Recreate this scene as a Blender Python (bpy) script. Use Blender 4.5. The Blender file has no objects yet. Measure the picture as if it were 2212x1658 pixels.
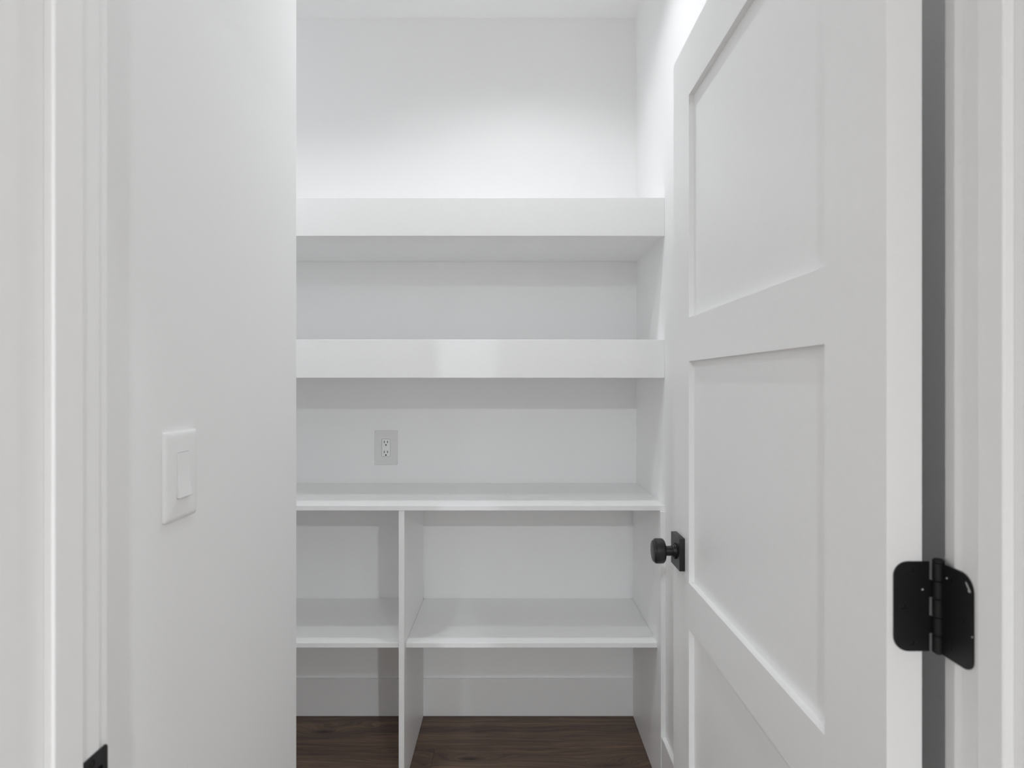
import bpy, bmesh, math, random
from mathutils import Vector, Matrix

C = bpy.context.scene.collection
SC = bpy.context.scene

# ------------------------------------------------------------------ camera, world, exposure, lights
F = 1330.0                      # focal length in pixels of the 2212 px wide frame
cam_d = bpy.data.cameras.new('camera')
cam_d.sensor_fit = 'HORIZONTAL'
cam_d.sensor_width = 36.0
cam_d.lens = 36.0 * F / 2212.0
cam_d.shift_x = 2.0 / 2212.0
cam_d.shift_y = -1.0 / 2212.0
cam_d.clip_start = 0.02
cam_d.dof.use_dof = True
cam_d.dof.focus_distance = 1.9
cam_d.dof.aperture_fstop = 7.0
cam = bpy.data.objects.new('camera', cam_d)
cam.location = (0, 0, 1.301)
cam.rotation_euler = (math.radians(90), 0, 0)
C.objects.link(cam)
SC.camera = cam

world = bpy.data.worlds.new('world')
world.use_nodes = True
SC.world = world
bg = world.node_tree.nodes['Background']
bg.inputs['Color'].default_value = (0.93, 0.97, 1.0, 1)
bg.inputs['Strength'].default_value = 0.1

SC.view_settings.view_transform = 'Standard'
SC.view_settings.look = 'None'
SC.view_settings.gamma = 1
SC.view_settings.use_curve_mapping = False
SC.view_settings.exposure = 0.03
SC.cycles.max_bounces = 16
SC.cycles.diffuse_bounces = 12
SC.cycles.use_denoising = True

PANTRY_LIGHT = (0.03, 1.67)
HALL_LIGHTS = [(1.32, 0.02), (1.61, -3.4), (0.25, -3.4), (-0.79, -3.4), (-0.2, -5.1)]
HALL_WATTS = [4.5, 104.0, 8.0, 108.0, 22.0]
ALCOVE_FILL = (-0.98, 1.25)  # unseen lamp added as fill to brighten the upper walls and ceiling
PANTRY_W, ALCOVE_FILL_W = 4.05, 5.25
LIGHT_COL = (0.955, 0.983, 1.0)
HALL_COL = (0.905, 0.966, 1.0)


# added fill lights in made-up windows of the unseen room before the doorway (window wall, centre, size, radiance)
FILL_WINDOWS = [('far', -1.6, 1.45, 2.0, 1.5, 0.25), ('far', 1.9, 1.85, 2.0, 1.1, 0.25),
           ('right', -3.0, 1.25, 2.0, 1.9, 0.7), ('left', -3.0, 1.25, 2.0, 1.9, 1.7)]
HX, HY = 3.0, -6.5              # side walls and far wall of that room
for (wall, c, z, w, h_, rad) in FILL_WINDOWS:
    ld = bpy.data.lights.new('fill_light_' + wall, 'AREA')
    ld.shape = 'RECTANGLE'; ld.size = w; ld.size_y = h_
    ld.color = (0.905, 0.966, 1.0); ld.energy = rad * math.pi * w * h_
    lo = bpy.data.objects.new('fill_light', ld)
    C.objects.link(lo)
    if wall == 'far': lo.location = (c, HY - 0.05, z); lo.rotation_euler = (math.radians(90), 0, 0)
    elif wall == 'right': lo.location = (HX + 0.05, c, z); lo.rotation_euler = (math.radians(90), 0, math.radians(90))
    else: lo.location = (-HX - 0.05, c, z); lo.rotation_euler = (math.radians(90), 0, math.radians(-90))

# ------------------------------------------------------------------ room measures (metres; x right, y into the pantry, z up)
CEIL = 2.74
YB = 2.423                      # back wall
XR, XL = 0.493, -0.50           # right wall, left wall with the switch
XA = -1.45                      # left end of the alcove the shelves run into
YC = 1.433                      # corner where the left wall ends
YJ0, YJ1 = 0.448, 0.590         # hall face and pantry face of the front wall
JL, JR, JH = -0.394, 0.424, 2.042   # faces of the jambs and the head
YF = 1.975                      # front of the shelves

# ------------------------------------------------------------------ materials
def nodes_of(name):
    m = bpy.data.materials.new(name)
    m.use_nodes = True
    nt = m.node_tree
    return m, nt, nt.nodes['Principled BSDF']

def paint(name, v, rough, bump, scale, tint=(1, 1, 1)):
    m, nt, b = nodes_of(name)
    n, l = nt.nodes, nt.links
    b.inputs['Roughness'].default_value = rough
    b.inputs['Specular IOR Level'].default_value = 0.4
    tc = n.new('ShaderNodeTexCoord')
    nz = n.new('ShaderNodeTexNoise')
    nz.inputs['Scale'].default_value = scale
    nz.inputs['Detail'].default_value = 3
    l.new(tc.outputs['Object'], nz.inputs['Vector'])
    rmp = n.new('ShaderNodeValToRGB')
    rmp.color_ramp.elements[0].color = (v*0.985*tint[0], v*0.985*tint[1], v*0.985*tint[2], 1)
    rmp.color_ramp.elements[1].color = (v*1.015*tint[0], v*1.015*tint[1], v*1.015*tint[2], 1)
    l.new(nz.outputs['Fac'], rmp.inputs['Fac'])
    l.new(rmp.outputs['Color'], b.inputs['Base Color'])
    bp = n.new('ShaderNodeBump')
    bp.inputs['Strength'].default_value = bump
    bp.inputs['Distance'].default_value = 0.002
    l.new(nz.outputs['Fac'], bp.inputs['Height'])
    l.new(bp.outputs['Normal'], b.inputs['Normal'])
    return m

M_WALL = paint('wall_paint', 0.93, 0.6, 0.05, 260)
M_CEIL = paint('ceiling_paint', 0.93, 0.75, 0.05, 200)
M_TRIM = paint('trim_paint', 0.93, 0.38, 0.02, 60)
M_SHELF = paint('shelf_paint', 0.91, 0.36, 0.03, 90)
M_DOOR = paint('door_paint', 0.93, 0.36, 0.02, 70)
M_SWITCH = paint('switch_plastic', 0.93, 0.35, 0.0, 40)
M_PLATE = paint('outlet_plate_plastic', 0.80, 0.4, 0.0, 40)
M_DEVICE = paint('outlet_plastic', 0.90, 0.3, 0.0, 40)
M_FLECK = paint('dried_paint', 0.55, 0.5, 0.0, 40)

def metal(name, v, rough, spec=0.5):
    m, nt, b = nodes_of(name)
    n, l = nt.nodes, nt.links
    tc = n.new('ShaderNodeTexCoord')
    nz = n.new('ShaderNodeTexNoise')
    nz.inputs['Scale'].default_value = 180
    l.new(tc.outputs['Object'], nz.inputs['Vector'])
    rmp = n.new('ShaderNodeValToRGB')
    rmp.color_ramp.elements[0].color = (v*0.85, v*0.85, v*0.87, 1)
    rmp.color_ramp.elements[1].color = (v*1.15, v*1.15, v*1.18, 1)
    l.new(nz.outputs['Fac'], rmp.inputs['Fac'])
    l.new(rmp.outputs['Color'], b.inputs['Base Color'])
    b.inputs['Roughness'].default_value = rough
    b.inputs['Specular IOR Level'].default_value = spec
    return m

M_BLACK = metal('matte_black_metal', 0.010, 0.38, 0.5)
M_HINGE = metal('black_hinge_metal', 0.007, 0.45, 0.35)
M_HOLE = metal('dark_recess', 0.004, 0.9, 0.1)
M_STEEL = metal('can_metal', 0.75, 0.5)

def lens_mat(strength):
    m, nt, b = nodes_of('lamp_lens')
    b.inputs['Base Color'].default_value = (0.9, 0.9, 0.9, 1)
    b.inputs['Emission Color'].default_value = (*LIGHT_COL, 1)
    b.inputs['Emission Strength'].default_value = strength
    return m
M_LENS = lens_mat(3.0)

def wood():
    m, nt, b = nodes_of('dark_plank_floor')
    n, l = nt.nodes, nt.links
    def math_(op, a=None, c=None, v1=None):
        q = n.new('ShaderNodeMath'); q.operation = op
        if a is not None: l.new(a, q.inputs[0])
        if c is not None: l.new(c, q.inputs[1])
        if v1 is not None: q.inputs[1].default_value = v1
        return q.outputs[0]
    geo = n.new('ShaderNodeNewGeometry')
    info = n.new('ShaderNodeObjectInfo')
    pos = geo.outputs['Position']
    sep = n.new('ShaderNodeSeparateXYZ'); l.new(pos, sep.inputs[0])
    # slow wander of the grain
    mp = n.new('ShaderNodeMapping'); mp.inputs['Scale'].default_value = (2.2, 11, 1)
    l.new(pos, mp.inputs['Vector'])
    off = n.new('ShaderNodeCombineXYZ')
    l.new(math_('MULTIPLY', info.outputs['Random'], v1=37.0), off.inputs[0])
    l.new(math_('MULTIPLY', info.outputs['Random'], v1=91.0), off.inputs[1])
    l.new(off.outputs[0], mp.inputs['Location'])
    wander = n.new('ShaderNodeTexNoise'); wander.inputs['Scale'].default_value = 1.0
    wander.inputs['Detail'].default_value = 2
    l.new(mp.outputs[0], wander.inputs['Vector'])
    field = math_('ADD', sep.outputs['Y'], math_('MULTIPLY', wander.outputs['Fac'], v1=0.075))
    # knots: hills in the grain field, so that the grain lines close around them
    dark = None
    for (kx, ky, sx, sy, amp) in [(-0.145, 2.135, 0.085, 0.022, 0.075), (-0.70, 2.300, 0.10, 0.026, 0.07),
                                  (-0.53, 2.335, 0.03, 0.011, 0.02), (0.33, 2.10, 0.10, 0.022, 0.05),
                                  (-0.30, 2.10, 0.03, 0.014, 0.03), (0.10, 1.55, 0.09, 0.02, 0.06),
                                  (-0.9, 1.75, 0.09, 0.02, 0.06)]:
        dx = math_('DIVIDE', math_('SUBTRACT', sep.outputs['X'], v1=kx), v1=sx)
        dy = math_('DIVIDE', math_('SUBTRACT', sep.outputs['Y'], v1=ky), v1=sy)
        r2 = math_('ADD', math_('MULTIPLY', dx, dx), math_('MULTIPLY', dy, dy))
        g = math_('DIVIDE', None, math_('ADD', r2, v1=1.0)); g.node.inputs[0].default_value = 1.0
        field = math_('ADD', field, math_('MULTIPLY', g, v1=amp))
        core = math_('MULTIPLY', math_('POWER', g, v1=5.0), v1=min(1.0, amp*14))
        dark = core if dark is None else math_('ADD', dark, core)
    # fine grain along the field
    cmb = n.new('ShaderNodeCombineXYZ')
    l.new(math_('MULTIPLY', sep.outputs['X'], v1=7.0), cmb.inputs[0])
    l.new(math_('MULTIPLY', field, v1=230.0), cmb.inputs[1])
    l.new(math_('MULTIPLY', info.outputs['Random'], v1=50.0), cmb.inputs[2])
    grain = n.new('ShaderNodeTexNoise'); grain.inputs['Scale'].default_value = 1.0
    grain.inputs['Detail'].default_value = 7; grain.inputs['Roughness'].default_value = 0.72
    l.new(cmb.outputs[0], grain.inputs['Vector'])
    cmb2 = n.new('ShaderNodeCombineXYZ')
    l.new(math_('MULTIPLY', sep.outputs['X'], v1=1.6), cmb2.inputs[0])
    l.new(math_('MULTIPLY', field, v1=42.0), cmb2.inputs[1])
    l.new(math_('MULTIPLY', info.outputs['Random'], v1=20.0), cmb2.inputs[2])
    broad = n.new('ShaderNodeTexNoise'); broad.inputs['Scale'].default_value = 1.0
    broad.inputs['Detail'].default_value = 2
    l.new(cmb2.outputs[0], broad.inputs['Vector'])
    mixv = math_('ADD', math_('MULTIPLY', grain.outputs['Fac'], v1=0.6), math_('MULTIPLY', broad.outputs['Fac'], v1=0.4))
    rmp = n.new('ShaderNodeValToRGB')
    e = rmp.color_ramp.elements
    e[0].position, e[0].color = 0.31, (0.060, 0.040, 0.032, 1)
    e[1].position, e[1].color = 0.69, (0.285, 0.193, 0.132, 1)
    mid = e.new(0.5); mid.color = (0.150, 0.102, 0.076, 1)
    l.new(mixv, rmp.inputs['Fac'])
    mix = n.new('ShaderNodeMix'); mix.data_type = 'RGBA'
    l.new(math_('MULTIPLY', dark, v1=0.95), mix.inputs['Factor'])
    l.new(rmp.outputs['Color'], mix.inputs['A'])
    mix.inputs['B'].default_value = (0.034, 0.025, 0.022, 1)
    l.new(mix.outputs['Result'], b.inputs['Base Color'])
    b.inputs['Roughness'].default_value = 0.5
    b.inputs['Specular IOR Level'].default_value = 0.35
    bp = n.new('ShaderNodeBump'); bp.inputs['Strength'].default_value = 0.15
    bp.inputs['Distance'].default_value = 0.001
    l.new(grain.outputs['Fac'], bp.inputs['Height'])
    l.new(bp.outputs['Normal'], b.inputs['Normal'])
    return m
M_WOOD = wood()
M_JOINT = paint('underlay', 0.05, 0.9, 0.0, 10)

# ------------------------------------------------------------------ mesh helpers
def box(bm, x0, x1, y0, y1, z0, z1):
    vs = [bm.verts.new(p) for p in ((x0, y0, z0), (x1, y0, z0), (x1, y1, z0), (x0, y1, z0),
                                    (x0, y0, z1), (x1, y0, z1), (x1, y1, z1), (x0, y1, z1))]
    for f in ((3, 2, 1, 0), (4, 5, 6, 7), (0, 1, 5, 4), (1, 2, 6, 5), (2, 3, 7, 6), (3, 0, 4, 7)):
        bm.faces.new([vs[i] for i in f])
    return vs

def rounded(w, h, r, n=6):
    """outline of a rounded rectangle, counter-clockwise, r = one radius or four (bl, br, tr, tl)"""
    if not isinstance(r, (tuple, list)): r = (r,)*4
    pts = []
    for (cx, cy, rr, a0) in ((-w/2, -h/2, r[0], 180), (w/2, -h/2, r[1], 270), (w/2, h/2, r[2], 0), (-w/2, h/2, r[3], 90)):
        ox, oy = cx + (rr if cx < 0 else -rr), cy + (rr if cy < 0 else -rr)
        if rr == 0:
            pts.append((cx, cy)); continue
        for k in range(n + 1):
            a = math.radians(a0 + 90*k/n)
            pts.append((ox + rr*math.cos(a), oy + rr*math.sin(a)))
    return pts

def loft(bm, rings, cap0=True, cap1=True):
    vr = [[bm.verts.new(p) for p in ring] for ring in rings]
    n = len(vr[0])
    for a, b in zip(vr, vr[1:]):
        for i in range(n):
            bm.faces.new((a[i], a[(i+1) % n], b[(i+1) % n], b[i]))
    if cap0: bm.faces.new(list(reversed(vr[0])))
    if cap1: bm.faces.new(vr[-1])

def lathe(bm, prof, mat, n=40, cap0=True, cap1=True):
    """profile of (radius, height) turned about local z, then moved by mat"""
    rings = []
    for (r, h) in prof:
        rings.append([mat @ Vector((r*math.cos(2*math.pi*k/n), r*math.sin(2*math.pi*k/n), h)) for k in range(n)])
    loft(bm, rings, cap0, cap1)

def obj(name, bm, m, parent=None, smooth=False, bevel=0.0, seg=2):
    bmesh.ops.recalc_face_normals(bm, faces=bm.faces)
    me = bpy.data.meshes.new(name)
    bm.to_mesh(me); bm.free()
    o = bpy.data.objects.new(name, me)
    C.objects.link(o)
    me.materials.append(m)
    if parent is not None:
        o.parent = parent
    if bevel:
        b = o.modifiers.new('bevel', 'BEVEL'); b.width = bevel; b.segments = seg
        b.limit_method = 'ANGLE'; b.angle_limit = math.radians(40)
    if smooth or bevel:
        for p in me.polygons: p.use_smooth = True
        me.set_sharp_from_angle(angle=math.radians(35))
    return o

def boxobj(name, dims, m, parent=None, bevel=0.0):
    bm = bmesh.new()
    x0, x1, y0, y1, z0, z1 = dims
    cx, cy, cz = (0, 0, 0) if parent is not None else ((x0+x1)/2, (y0+y1)/2, z0)
    box(bm, x0-cx, x1-cx, y0-cy, y1-cy, z0-cz, z1-cz)
    o = obj(name, bm, m, parent, bevel=bevel)
    o.location = (cx, cy, cz)
    return o

def tag(o, label, cat, group=None, kind=None):
    o['label'] = label; o['category'] = cat
    if group: o['group'] = group
    if kind: o['kind'] = kind
    return o

def thing(name, label, cat, loc=(0, 0, 0), group=None, kind=None):
    o = bpy.data.objects.new(name, None)
    C.objects.link(o)
    o.location = loc
    o.empty_display_size = 0.05
    return tag(o, label, cat, group, kind)

def struct(name, bm, m, label, cat, bevel=0.0):
    return tag(obj(name, bm, m, bevel=bevel), label, cat, kind='structure')

# ------------------------------------------------------------------ room shell
bm = bmesh.new()
box(bm, -3.0, 3.0, -6.5, YJ1, -0.08, 0.0)
box(bm, XA-0.12, XR+0.12, YJ1, YB+0.12, -0.08, -0.008)
floor = struct('floor', bm, M_JOINT, 'dark brown wood plank floor under the white pantry shelves', 'floor')
floor.data.materials.append(M_WOOD)
for p in floor.data.polygons:
    if p.center.y < YJ1 and p.normal.z > 0.5: p.material_index = 1

random.seed(4)
PW = 0.178
seams = [2.199 + PW*k for k in range(-9, 2)]
rows = [(max(YJ1, a), min(YB, a+PW)) for a in seams if a < YB]
for i, (y0, y1) in enumerate(rows):
    if abs(y0 - (2.199-PW)) < 1e-4: x = -0.272 - 1.5
    elif y0 > 2.19: x = -0.9 - 1.5
    else: x = XA - [0.2, 0.75, 0.45, 1.0, 0.1, 0.6, 0.3, 0.9, 0.5, 0.15, 0.36][i % 11]
    while x < XR - 0.02:
        x0, x1 = max(XA, x), min(XR, x + 1.5)
        x += 1.5
        if x1 - x0 < 0.02: continue
        g = 0.00035
        boxobj('plank', (x0+g, x1-g, y0+g, y1-g, -0.0078, 0.0), M_WOOD, floor, bevel=0.0004)

bm = bmesh.new(); box(bm, XA-0.12, XR+0.12, YB, YB+0.12, -0.05, CEIL+0.1)
struct('wall_back', bm, M_WALL, 'white painted back wall of the pantry behind the shelves', 'wall')
bm = bmesh.new(); box(bm, XR, XR+0.12, YJ1, YB, -0.05, CEIL+0.1)
struct('wall_right', bm, M_WALL, 'white painted side wall behind the open panelled door', 'wall')
bm = bmesh.new(); box(bm, XL-0.115, XL, YJ1, YC, -0.05, CEIL+0.1)
struct('wall_left', bm, M_WALL, 'white painted wall that carries the light switch', 'wall')
bm = bmesh.new(); box(bm, XA-0.12, XA, YJ1, YB, -0.05, CEIL+0.1)
struct('wall_alcove', bm, M_WALL, 'white painted end wall of the recess beside the shelves', 'wall')
RO = 0.018
bm = bmesh.new()
box(bm, -3.0, JL-RO, YJ0, YJ1, -0.05, CEIL+0.1)
box(bm, JR+RO, 3.0, YJ0, YJ1, -0.05, CEIL+0.1)
box(bm, JL-RO, JR+RO, YJ0, YJ1, JH+RO, CEIL+0.1)
struct('wall_front', bm, M_WALL, 'white wall around the pantry doorway', 'wall')

def window_wall(name, wall, label):
    """wall of the unseen room before the doorway, with window openings added for fill lights"""
    ws = [q for q in FILL_WINDOWS if q[0] == wall]
    lo, hi = (-HX-0.12, HX+0.12) if wall == 'far' else (HY, YJ0)
    cuts = sorted({lo, hi, *[q[1]-q[3]/2 for q in ws], *[q[1]+q[3]/2 for q in ws]})
    bm = bmesh.new()
    def slab(a, b_, z0, z1):
        if wall == 'far': box(bm, a, b_, HY-0.12, HY, z0, z1)
        elif wall == 'right': box(bm, HX, HX+0.12, a, b_, z0, z1)
        else: box(bm, -HX-0.12, -HX, a, b_, z0, z1)
    for a, b_ in zip(cuts, cuts[1:]):
        hit = [q for q in ws if abs((a+b_)/2 - q[1]) < 1e-4]
        if hit:
            slab(a, b_, -0.05, hit[0][2]-hit[0][4]/2); slab(a, b_, hit[0][2]+hit[0][4]/2, CEIL+0.1)
        else: slab(a, b_, -0.05, CEIL+0.1)
    struct(name, bm, M_WALL, label, 'wall')
window_wall('wall_hall_far', 'far', 'white far wall of the room before the doorway with two added window openings')
window_wall('wall_hall_right', 'right', 'white side wall with an added window opening on the hinge side of the room before the doorway')
window_wall('wall_hall_left', 'left', 'white side wall with an added window opening on the strike plate side of the room before the doorway')
for i, (wall, c, z, w, h_, rad) in enumerate(FILL_WINDOWS):  # frames made up to house the added fill lights
    bm = bmesh.new()
    M = {'far': Matrix.Translation((c, HY-0.03, z)), 'right': Matrix.Translation((HX+0.03, c, z)) @ Matrix.Rotation(math.radians(90), 4, 'Z'),
         'left': Matrix.Translation((-HX-0.03, c, z)) @ Matrix.Rotation(math.radians(90), 4, 'Z')}[wall]
    for (x0, x1, z0, z1) in ((-w/2, -w/2+0.04, -h_/2, h_/2), (w/2-0.04, w/2, -h_/2, h_/2), (-w/2, w/2, -h_/2, -h_/2+0.04), (-w/2, w/2, h_/2-0.04, h_/2), (-0.02, 0.02, -h_/2, h_/2)):
        for v in box(bm, x0, x1, -0.015, 0.015, z0, z1): v.co = M @ v.co
    struct('fill_window_%d' % (i+1), bm, M_TRIM, 'added white window frame for a fill light in the room before the doorway, window %s' % ['beside the far corner', 'of small height', 'facing the strike plate', 'facing the hinge'][i], 'window')

def ceiling_with_hole(name, x0, x1, y0, y1, holes, label):
    """a ceiling slab with round openings for the recessed lights"""
    R = 0.065
    bm = bmesh.new()
    xs = sorted({x0, x1, *[h[0]-R*1.6 for h in holes], *[h[0]+R*1.6 for h in holes]})
    ys = sorted({y0, y1, *[h[1]-R*1.6 for h in holes], *[h[1]+R*1.6 for h in holes]})
    for a, b_ in zip(xs, xs[1:]):
        for c, d in zip(ys, ys[1:]):
            hit = [h for h in holes if abs((a+b_)/2-h[0]) < 1e-3 and abs((c+d)/2-h[1]) < 1e-3]
            if not hit:
                bm.faces.new([bm.verts.new(p) for p in ((a, c, CEIL), (a, d, CEIL), (b_, d, CEIL), (b_, c, CEIL))])
            else:
                hx, hy = hit[0]; n = 32
                inn = [(hx+R*math.cos(2*math.pi*k/n), hy+R*math.sin(2*math.pi*k/n)) for k in range(n)]
                out = []
                for k in range(n):
                    ca, sa = math.cos(2*math.pi*k/n), math.sin(2*math.pi*k/n)
                    s = R*1.6/max(abs(ca), abs(sa))
                    out.append((hx+s*ca, hy+s*sa))
                vi = [bm.verts.new((*p, CEIL)) for p in inn]; vo = [bm.verts.new((*p, CEIL)) for p in out]
                for k in range(n):
                    bm.faces.new((vi[k], vo[k], vo[(k+1) % n], vi[(k+1) % n]))
    bmesh.ops.remove_doubles(bm, verts=bm.verts, dist=1e-5)
    box(bm, x0, x1, y0, y1, CEIL+0.10, CEIL+0.16)
    return struct(name, bm, M_CEIL, label, 'ceiling')
ceiling_with_hole('ceiling', XA, XR, YJ1, YB, [PANTRY_LIGHT, ALCOVE_FILL], 'white pantry ceiling above the shelves')
ceiling_with_hole('ceiling_hall', -3.0, 3.0, -6.5, YJ0, HALL_LIGHTS, 'white ceiling of the room before the doorway')

# skirting boards
T = 0.014
bm = bmesh.new(); box(bm, XA, XR, YB-T, YB, 0, 0.144)
struct('baseboard_back', bm, M_TRIM, 'white baseboard along the back wall under the lowest shelves', 'baseboard', bevel=0.0015)
bm = bmesh.new(); box(bm, XR-T, XR, YJ1+0.022, 1.959, 0, 0.176)
struct('baseboard_right', bm, M_TRIM, 'white baseboard between the open door and the shelf side panel', 'baseboard', bevel=0.0015)
bm = bmesh.new(); box(bm, XL, XL+T, YJ1+0.022, YC+T, 0, 0.176); box(bm, XL-0.115, XL, YC, YC+T, 0, 0.176)
struct('baseboard_left', bm, M_TRIM, 'white baseboard under the light switch wall', 'baseboard', bevel=0.0015)

# door frame: jambs with stops, casings
def jamb(name, x0, x1, sx0, sx1, sy, label):
    e = boxobj(name, (x0, x1, YJ0, YJ1, 0, JH), M_TRIM, bevel=0.001)
    tag(e, label, 'door jamb', kind='structure')
    s = boxobj('door_stop', (sx0, sx1, 0.518, sy, 0, JH-0.010), M_TRIM, bevel=0.0015)
    s.parent = e; s.matrix_parent_inverse = Matrix.Translation(e.location).inverted()
    return e
jamb('trim_1', JL-RO, JL, JL, JL+0.010, 0.5535, 'white door jamb with the black strike plate')
jamb('trim_2', JR, JR+RO, JR-0.010, JR, 0.5478, 'white door jamb carrying the black hinge')
e = boxobj('trim_3', (JL-RO, JR+RO, YJ0, YJ1, JH, JH+RO), M_TRIM); tag(e, 'white head jamb over the doorway', 'door jamb', kind='structure')
s = boxobj('door_stop', (JL, JR, 0.518, 0.553, JH-0.010, JH), M_TRIM)
s.parent = e; s.matrix_parent_inverse = Matrix.Translation(e.location).inverted()
CW = 0.083
def casing(name, dims, label):
    tag(boxobj(name, dims, M_TRIM, bevel=0.0015), label, 'door casing', kind='structure')
casing('trim_4', (JL-0.005-CW, JL-0.005, YJ0-0.017, YJ0, 0, JH+0.005), 'flat white casing beside the strike plate jamb')
casing('trim_5', (JR+0.005, JR+0.005+CW, YJ0-0.017, YJ0, 0, JH+0.005), 'flat white casing beside the hinge jamb')
casing('trim_6', (JL-0.02-CW, JR+0.02+CW, YJ0-0.017, YJ0, JH+0.005, JH+0.1), 'flat white casing over the doorway')
casing('trim_7', (JR+0.006, XR, YJ1, YJ1+0.021, 0, JH+0.005), 'narrow white casing behind the open door')
casing('trim_8', (XL, JL-0.006, YJ1, YJ1+0.021, 0, JH+0.005), 'narrow white casing before the switch wall')
casing('trim_9', (XL, XR, YJ1, YJ1+0.021, JH+0.006, JH+0.1), 'white casing over the doorway inside the pantry')

# ------------------------------------------------------------------ recessed lights
def downlight(x, y, w, label, group=None, spread=180, flush=False):
    t = thing('recessed_light', label, 'ceiling light', (x, y, CEIL), group)
    I = Matrix.Identity(4)
    bm = bmesh.new()
    lathe(bm, [(0.064, -0.001), (0.064, 0.030), (0.030, 0.031), (0.0, 0.031)], I, 40, False, False)
    obj('baffle', bm, M_STEEL, t, smooth=True)
    bm = bmesh.new()
    lathe(bm, [(0.0635, 0.0), (0.0635, -0.003), (0.066, -0.0045), (0.083, -0.004), (0.086, 0.0)], I, 48, False, False)
    obj('trim_ring', bm, M_TRIM, t, smooth=True)
    bm = bmesh.new()
    lr, lz = (0.058, 0.001) if flush else (0.022, 0.0285)
    lathe(bm, [(0.0, lz), (lr, lz), (lr+0.002, lz+0.0025)], I, 32, False, False)
    obj('lens', bm, M_LENS, t, smooth=True)
    ld = bpy.data.lights.new('lamp', 'AREA')
    ld.shape = 'DISK'; ld.size = lr*2; ld.energy = w; ld.color = HALL_COL if flush else LIGHT_COL; ld.spread = math.radians(spread)
    lo = bpy.data.objects.new('lamp', ld)
    C.objects.link(lo); lo.parent = t; lo.location = (0, 0, lz-0.001)
    return t
downlight(*PANTRY_LIGHT, PANTRY_W, 'round recessed light in the pantry ceiling before the shelves', spread=142)
downlight(*ALCOVE_FILL, ALCOVE_FILL_W, 'added round recessed fill light in the ceiling of the unseen side recess behind the switch wall')
for (x, y), w, where in zip(HALL_LIGHTS, HALL_WATTS, ['in front of the hinge jamb', 'in the middle row, on the hinge side', 'in the centre of the middle row',
                                                      'in the middle row, on the strike plate side', 'deep in the room before the doorway']):
    downlight(x, y, w, 'round recessed ceiling light ' + where, 'recessed lights before the doorway', flush=True)

# ------------------------------------------------------------------ shelves
SL = XA + 0.001
SR = XR - 0.0002
def floating_shelf(z_bot, z_top, label):
    t = thing('floating_shelf', label, 'shelf', ((SL+SR)/2, YB, z_bot), 'deep box shelves on the back wall')
    ox, oy, oz = t.location
    def part(name, d, bev=0.0):
        bm = bmesh.new()
        box(bm, d[0]-ox, d[1]-ox, d[2]-oy, d[3]-oy, d[4]-oz, d[5]-oz)
        return obj(name, bm, M_SHELF, t, bevel=bev)
    part('fascia', (SL, SR, YF, YF+0.018, z_bot, z_top), 0.001)
    part('top_board', (SL, SR, YF+0.018, YB-0.001, z_top-0.019, z_top-0.0005))
    part('bottom_board', (SL, SR, YF+0.018, YB-0.001, z_bot+0.006, z_bot+0.024))
floating_shelf(1.774, 1.897, 'topmost deep white box shelf under the bare upper wall')
floating_shelf(1.319, 1.442, 'second deep white box shelf directly above the outlet')

CT, CB = 0.9095, 0.8935
tag(boxobj('countertop', (SL, SR, YF, YB-0.001, CB, CT), M_SHELF, bevel=0.001),
    'long thin white counter board below the wall outlet', 'countertop')

u = thing('shelf_unit', 'white open base unit with divider and low shelves standing on the wood floor', 'shelving', (0, 2.2, 0))
def upart(name, x0, x1, y0, y1, z0, z1, bev=0.001):
    bm = bmesh.new(); box(bm, x0, x1, y0-2.2, y1-2.2, z0, z1)
    return obj(name, bm, M_SHELF, u, bevel=bev)
PX = 0.4770
yb = YB - T - 0.001
upart('side_panel', PX, SR, 1.962, yb, 0.0005, CB-0.0005)
upart('side_panel', SL, SL+0.018, 1.962, yb, 0.0005, CB-0.0005)
upart('divider', -0.361, -0.343, 1.977, yb, 0.0005, CB-0.0005)
upart('shelf', -0.3425, PX-0.0005, 2.006, YB-0.001, 0.4405, 0.4565)
upart('shelf', SL+0.0185, -0.3615, 2.006, YB-0.001, 0.4405, 0.4565)

# ------------------------------------------------------------------ door, open 90 degrees, hinged on the right jamb
DX0, DX1 = 0.374, 0.409
DY0, DY1 = 0.613, 1.417
DZ0, DZ1 = 0.012, 2.032
d = thing('door_1', 'white three panel door with black knob, standing open into the pantry', 'door', (0.405, 0.613, 0), kind='structure')
dl = Vector(d.location)
def dpart(name, y0, y1, z0, z1, x0=DX0, x1=DX1, m=M_DOOR, bev=0.0):
    bm = bmesh.new(); box(bm, x0-dl.x, x1-dl.x, y0-dl.y, y1-dl.y, z0-dl.z, z1-dl.z)
    return obj(name, bm, m, d, bevel=bev)
ST = 0.1215
ya, yz = DY0+ST, DY1-ST
dpart('stile', DY0, ya, DZ0, DZ1)
dpart('stile', yz, DY1, DZ0, DZ1)
RL = [(DZ0, 0.235), (0.788, 0.882), (1.348, 1.440), (1.908, DZ1)]
for z0, z1 in RL: dpart('rail', ya, yz, z0, z1)
RC = 0.0113
for (a, b_) in zip(RL, RL[1:]): dpart('panel', ya, yz, a[1], b_[0], DX0+RC, DX1-RC)

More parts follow.
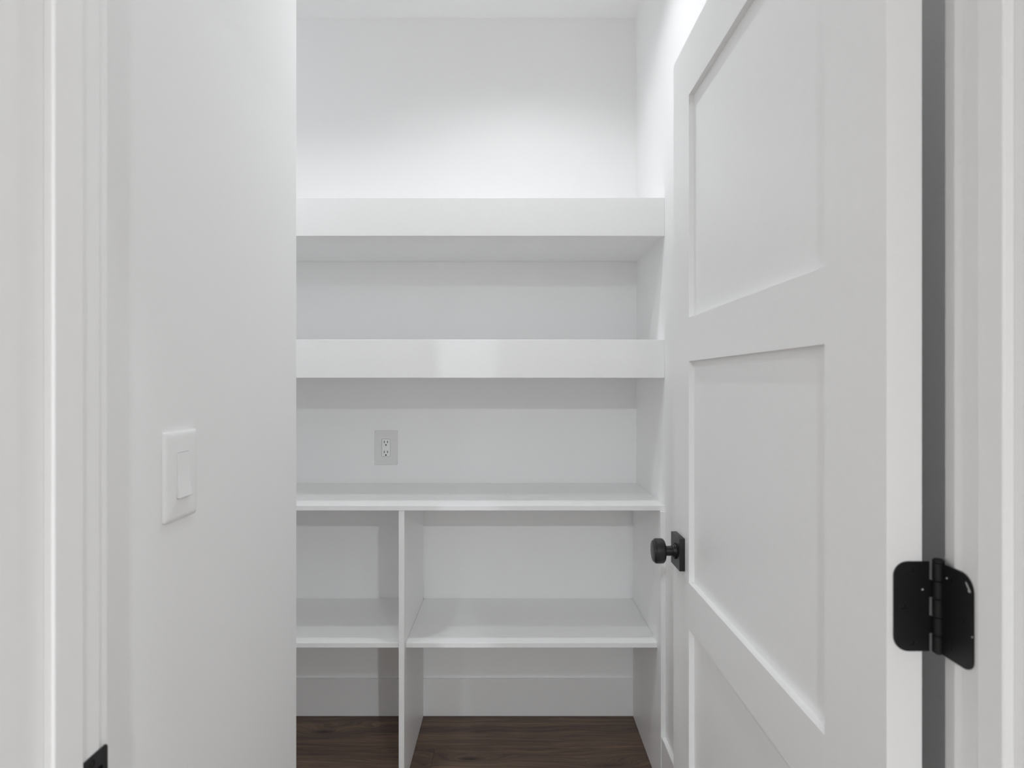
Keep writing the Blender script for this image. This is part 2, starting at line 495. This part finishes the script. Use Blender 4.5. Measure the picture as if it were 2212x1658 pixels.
def knob(side):
    """side -1: the face towards the switch wall, +1: the face towards the side wall"""
    xf = DX0 if side < 0 else DX1
    kz, ky = 0.932, 1.359
    R = Matrix.Translation((xf-dl.x, ky-dl.y, kz-dl.z)) @ Matrix.Rotation(math.radians(90*side), 4, 'Y')
    k = 1.0 if side < 0 else 0.93
    bm = bmesh.new()
    n = 48
    lathe(bm, [(0.0, 0.0615*k), (0.0215, 0.0615*k), (0.0232, 0.0605*k), (0.0234, 0.0590*k), (0.0252, 0.0580*k), (0.0270, 0.0560*k),
               (0.0272, 0.0530*k), (0.0272, 0.0420*k), (0.0262, 0.0388*k), (0.0235, 0.0365*k), (0.0140, 0.0350*k), (0.0108, 0.0345*k)], R, n, False, True)
    kn = obj('door_knob', bm, M_BLACK, d, smooth=True)
    kn['label'] = 'round matte black knob on a square plate'
    bm = bmesh.new()
    loft(bm, [[R @ Vector((px, py, h)) for (px, py) in rounded(0.070-i, 0.070-i, 0.0008, 2)] for (h, i) in ((0.0, 0), (0.0112, 0), (0.012, 0.0012))])
    obj('rosette', bm, M_BLACK, kn, smooth=True)
    bm = bmesh.new()
    lathe(bm, [(0.0108, 0.0345*k), (0.0108, 0.0188), (0.0142, 0.0186), (0.0146, 0.0175), (0.0146, 0.0160), (0.0168, 0.0156), (0.0172, 0.0140), (0.0172, 0.0121)], R, n, False, False)
    obj('shank', bm, M_BLACK, kn, smooth=True)
knob(-1)
knob(+1)
bm = bmesh.new()
box(bm, DX0+0.005-dl.x, DX1-0.005-dl.x, DY1-dl.y, DY1+0.0015-dl.y, 0.932-0.0285, 0.932+0.0285)
obj('latch_plate', bm, M_BLACK, d, bevel=0.0006)['label'] = 'black latch plate on the door edge'

# ------------------------------------------------------------------ hinge
HZ = 1.0800
PXX, PY = 0.4217, 0.6075          # pin
h = thing('door_hinge', 'black butt hinge with rounded leaves between the open door edge and the jamb', 'hinge', (PXX, PY, HZ))
HH = 0.0890
kn_h = HH/5
bm = bmesh.new()                  # leaf let into the door edge, facing the camera
w = 0.4152-0.3800
out = [(x + (0.3800+0.4152)/2 - PXX, z) for (x, z) in rounded(w, HH, (0.0145, 0, 0, 0.0145), 8)]
loft(bm, [[(x, y, z) for (x, z) in out] for y in (0.6125-PY, 0.6110-PY)])
for k in (1, 3):                  # tongues to the knuckles of this leaf
    z0 = -HH/2 + k*kn_h
    box(bm, 0.4152-PXX, 0.4175-PXX, 0.6105-PY, 0.6125-PY, z0+0.0004, z0+kn_h-0.0004)
leafd = obj('door_leaf', bm, M_HINGE, h)
bm = bmesh.new()                  # leaf on the jamb
y0, y1 = 0.5632, 0.6030
out = [((y0+y1)/2 + a - PY, z) for (a, z) in rounded(y1-y0, HH, (0.0105, 0, 0, 0.0165), 8)]
loft(bm, [[(x, y, z) for (y, z) in out] for x in (JR-0.0002-PXX, JR-0.0018-PXX)])
for k in (0, 2, 4):
    z0 = -HH/2 + k*kn_h
    box(bm, JR-0.0018-PXX, JR-0.0002-PXX, y1-PY, y1+0.004-PY, z0+0.0004, z0+kn_h-0.0004)
leafj = obj('jamb_leaf', bm, M_HINGE, h)
for k in range(5):
    bm = bmesh.new()
    z0 = -HH/2 + k*kn_h
    lathe(bm, [(0.0050, z0+0.0003), (0.0055, z0+0.0008), (0.0055, z0+kn_h-0.0008), (0.0050, z0+kn_h-0.0003)], Matrix.Identity(4), 24)
    obj('knuckle', bm, M_HINGE, h, smooth=True)
bm = bmesh.new()
lathe(bm, [(0.0028, -HH/2-0.0012), (0.0028, HH/2+0.0003), (0.0054, HH/2+0.0005), (0.0054, HH/2+0.0022), (0.0040, HH/2+0.0036), (0.0, HH/2+0.0040)], Matrix.Identity(4), 24, True, False)
obj('pin', bm, M_HINGE, h, smooth=True)
def screw(mat, parent):
    bm = bmesh.new()
    lathe(bm, [(0.0042, 0.0), (0.0040, 0.00025), (0.0022, 0.0003), (0.0019, -0.0002), (0.0, -0.0002)], mat, 20, False, False)
    o = obj('screw', bm, M_HINGE, parent, smooth=True)
    o.data.materials.append(M_HOLE)
    for p in o.data.polygons:
        if (p.center - mat.translation).length < 0.0021: p.material_index = 1
for (sx, sz) in ((0.3975, 0.036), (0.3890, 0.0), (0.3978, -0.036)):
    screw(Matrix.Translation((sx-PXX, 0.6109-PY, sz)) @ Matrix.Rotation(math.radians(90), 4, 'X'), leafd)
for (sy, sz) in ((0.588, 0.033), (0.572, 0.0), (0.588, -0.033)):
    screw(Matrix.Translation((JR-0.0018-PXX, sy-PY, sz)) @ Matrix.Rotation(math.radians(-90), 4, 'Y'), leafj)
def fleck(parent, pts, mat):
    bm = bmesh.new()
    loft(bm, [[mat @ Vector((x, y, 0)) for (x, y) in pts], [mat @ Vector((x*0.8, y*0.8, 0.0003)) for (x, y) in pts]])
    obj('paint_fleck', bm, M_FLECK, parent)
def blob(rx, ry, seed):
    r = random.Random(seed)
    return [(rx*math.cos(a*math.pi/5)*(0.8+0.4*r.random()), ry*math.sin(a*math.pi/5)*(0.8+0.4*r.random())) for a in range(10)]
fleck(leafd, blob(0.0011, 0.0010, 1), Matrix.Translation((0.4083-PXX, 0.6109-PY, 0.0168)) @ Matrix.Rotation(math.radians(90), 4, 'X'))
jm = lambda y, z, rot=0: Matrix.Translation((JR-0.0019-PXX, y-PY, z)) @ Matrix.Rotation(math.radians(-90), 4, 'Y') @ Matrix.Rotation(math.radians(rot), 4, 'Z')
fleck(leafj, blob(0.0010, 0.0010, 2), jm(0.5965, 0.0325))
fleck(leafj, blob(0.0052, 0.0009, 3), jm(0.5690, 0.0335, 40))
fleck(leafj, blob(0.0016, 0.0016, 5), jm(0.5672, 0.0300))
fleck(leafj, blob(0.0009, 0.0009, 4), jm(0.5635, -0.0110))

# ------------------------------------------------------------------ strike plate on the other jamb
sp = thing('strike_plate', 'black strike plate low on the plain white jamb', 'strike plate', (JL, 0.5770, 0.9235))
bm = bmesh.new()
out = rounded(0.0450, 0.057, (0.004, 0.004, 0.004, 0.0025), 5)
loft(bm, [[(0.0002, a, z) for (a, z) in out], [(0.0012, a, z) for (a, z) in out], [(0.0016, a*0.985, z*0.985) for (a, z) in out]])
obj('plate', bm, M_BLACK, sp)
bm = bmesh.new()
out = rounded(0.017, 0.026, 0.003, 4)
loft(bm, [[(0.0017, a+0.006, z) for (a, z) in out], [(0.0018, a+0.006, z) for (a, z) in out]])
obj('latch_hole', bm, M_HOLE, sp)
for sz in (0.0215, -0.0215):
    screw(Matrix.Translation((0.0017, 0.0, sz)) @ Matrix.Rotation(math.radians(90), 4, 'Y'), sp)

# ------------------------------------------------------------------ light switch on the left wall
sw = thing('light_switch', 'white rocker light switch with an oversized plate on the smooth white wall', 'light switch', (XL, 0.926, 1.1645))
bm = bmesh.new()
W, H = 0.089, 0.132
prof = [(0.0002, 0.0, 0.004), (0.0030, 0.0, 0.004), (0.0046, 0.0010, 0.0045), (0.0058, 0.0032, 0.005), (0.0066, 0.0075, 0.005)]
rings = [[(x, a, z) for (a, z) in rounded(W-2*i, H-2*i, r, 5)] for (x, i, r) in prof]
hole = [(a, z) for (a, z) in rounded(0.0345, 0.0685, 0.0012, 5)]
rings.append([(0.0068, a, z) for (a, z) in hole])
rings.append([(0.0040, a, z) for (a, z) in hole])
loft(bm, rings)
obj('plate', bm, M_SWITCH, sw, smooth=True)
bm = bmesh.new()                 # rocker, pressed in at the top
w2, h2 = 0.0325/2, 0.0665/2
fr = [(0.0088, h2), (0.0082, 0.010), (0.0098, -0.012), (0.0128, -h2+0.0012), (0.0122, -h2)]
back = 0.0041
vs0 = [bm.verts.new((x, -w2, z)) for (x, z) in fr]; vs1 = [bm.verts.new((x, w2, z)) for (x, z) in fr]
b0 = [bm.verts.new((back, -w2, fr[0][1])), bm.verts.new((back, -w2, fr[-1][1]))]
b1 = [bm.verts.new((back, w2, fr[0][1])), bm.verts.new((back, w2, fr[-1][1]))]
for i in range(len(fr)-1): bm.faces.new((vs0[i], vs1[i], vs1[i+1], vs0[i+1]))
bm.faces.new((*vs0, b0[1], b0[0])); bm.faces.new((*reversed(vs1), b1[0], b1[1]))
bm.faces.new((vs0[0], b0[0], b1[0], vs1[0])); bm.faces.new((vs0[-1], vs1[-1], b1[1], b0[1])); bm.faces.new((b0[0], b0[1], b1[1], b1[0]))
obj('rocker', bm, M_SWITCH, sw, bevel=0.0006)

# ------------------------------------------------------------------ outlet on the back wall
ol = thing('wall_outlet', 'pale grey duplex outlet on the back wall above the counter board', 'outlet', (-0.4910, YB, 1.0495))
bm = bmesh.new()
W, H = 0.0895, 0.1345
prof = [(0.0002, 0.0, 0.002), (0.0040, 0.0, 0.002), (0.0058, 0.0018, 0.002)]
rings = [[(a, -y, z) for (a, z) in rounded(W-2*i, H-2*i, r, 4)] for (y, i, r) in prof]
hole = rounded(0.0345, 0.0695, 0.0028, 4)
rings.append([(a, -0.0060, z) for (a, z) in hole]); rings.append([(a, -0.0022, z) for (a, z) in hole])
loft(bm, rings)
obj('plate', bm, M_PLATE, ol, smooth=True)
bm = bmesh.new()
hole = rounded(0.0322, 0.0672, 0.0024, 4)
loft(bm, [[(a, -0.0023, z) for (a, z) in hole], [(a, -0.0066, z) for (a, z) in hole], [(a*0.98, -0.0072, z*0.99) for (a, z) in hole]])
dev = obj('receptacle', bm, M_DEVICE, ol, smooth=True)
dev['label'] = 'paler receptacle face with two sets of dark slots'
for zc in (0.0226, -0.0167):
    for sx, hh in ((-0.0064, 0.0084), (0.0064, 0.0074)):
        bm = bmesh.new(); box(bm, sx-0.00125, sx+0.00125, -0.0075, -0.0073, zc-hh/2, zc+hh/2)
        obj('slot', bm, M_HOLE, dev)
    bm = bmesh.new()
    lathe(bm, [(0.0028, 0.0073), (0.0028, 0.0075), (0.0, 0.0075)], Matrix.Translation((0, 0, zc-0.0121)) @ Matrix.Rotation(math.radians(90), 4, 'X'), 16, False, False)
    obj('ground_hole', bm, M_HOLE, dev)
for zc in (0.0500, -0.0490):
    bm = bmesh.new()
    lathe(bm, [(0.0034, 0.0058), (0.0032, 0.0066), (0.0012, 0.0068), (0.0, 0.0062)], Matrix.Translation((0, 0, zc)) @ Matrix.Rotation(math.radians(90), 4, 'X'), 16, False, False)
    obj('plate_screw', bm, M_PLATE, ol, smooth=True)
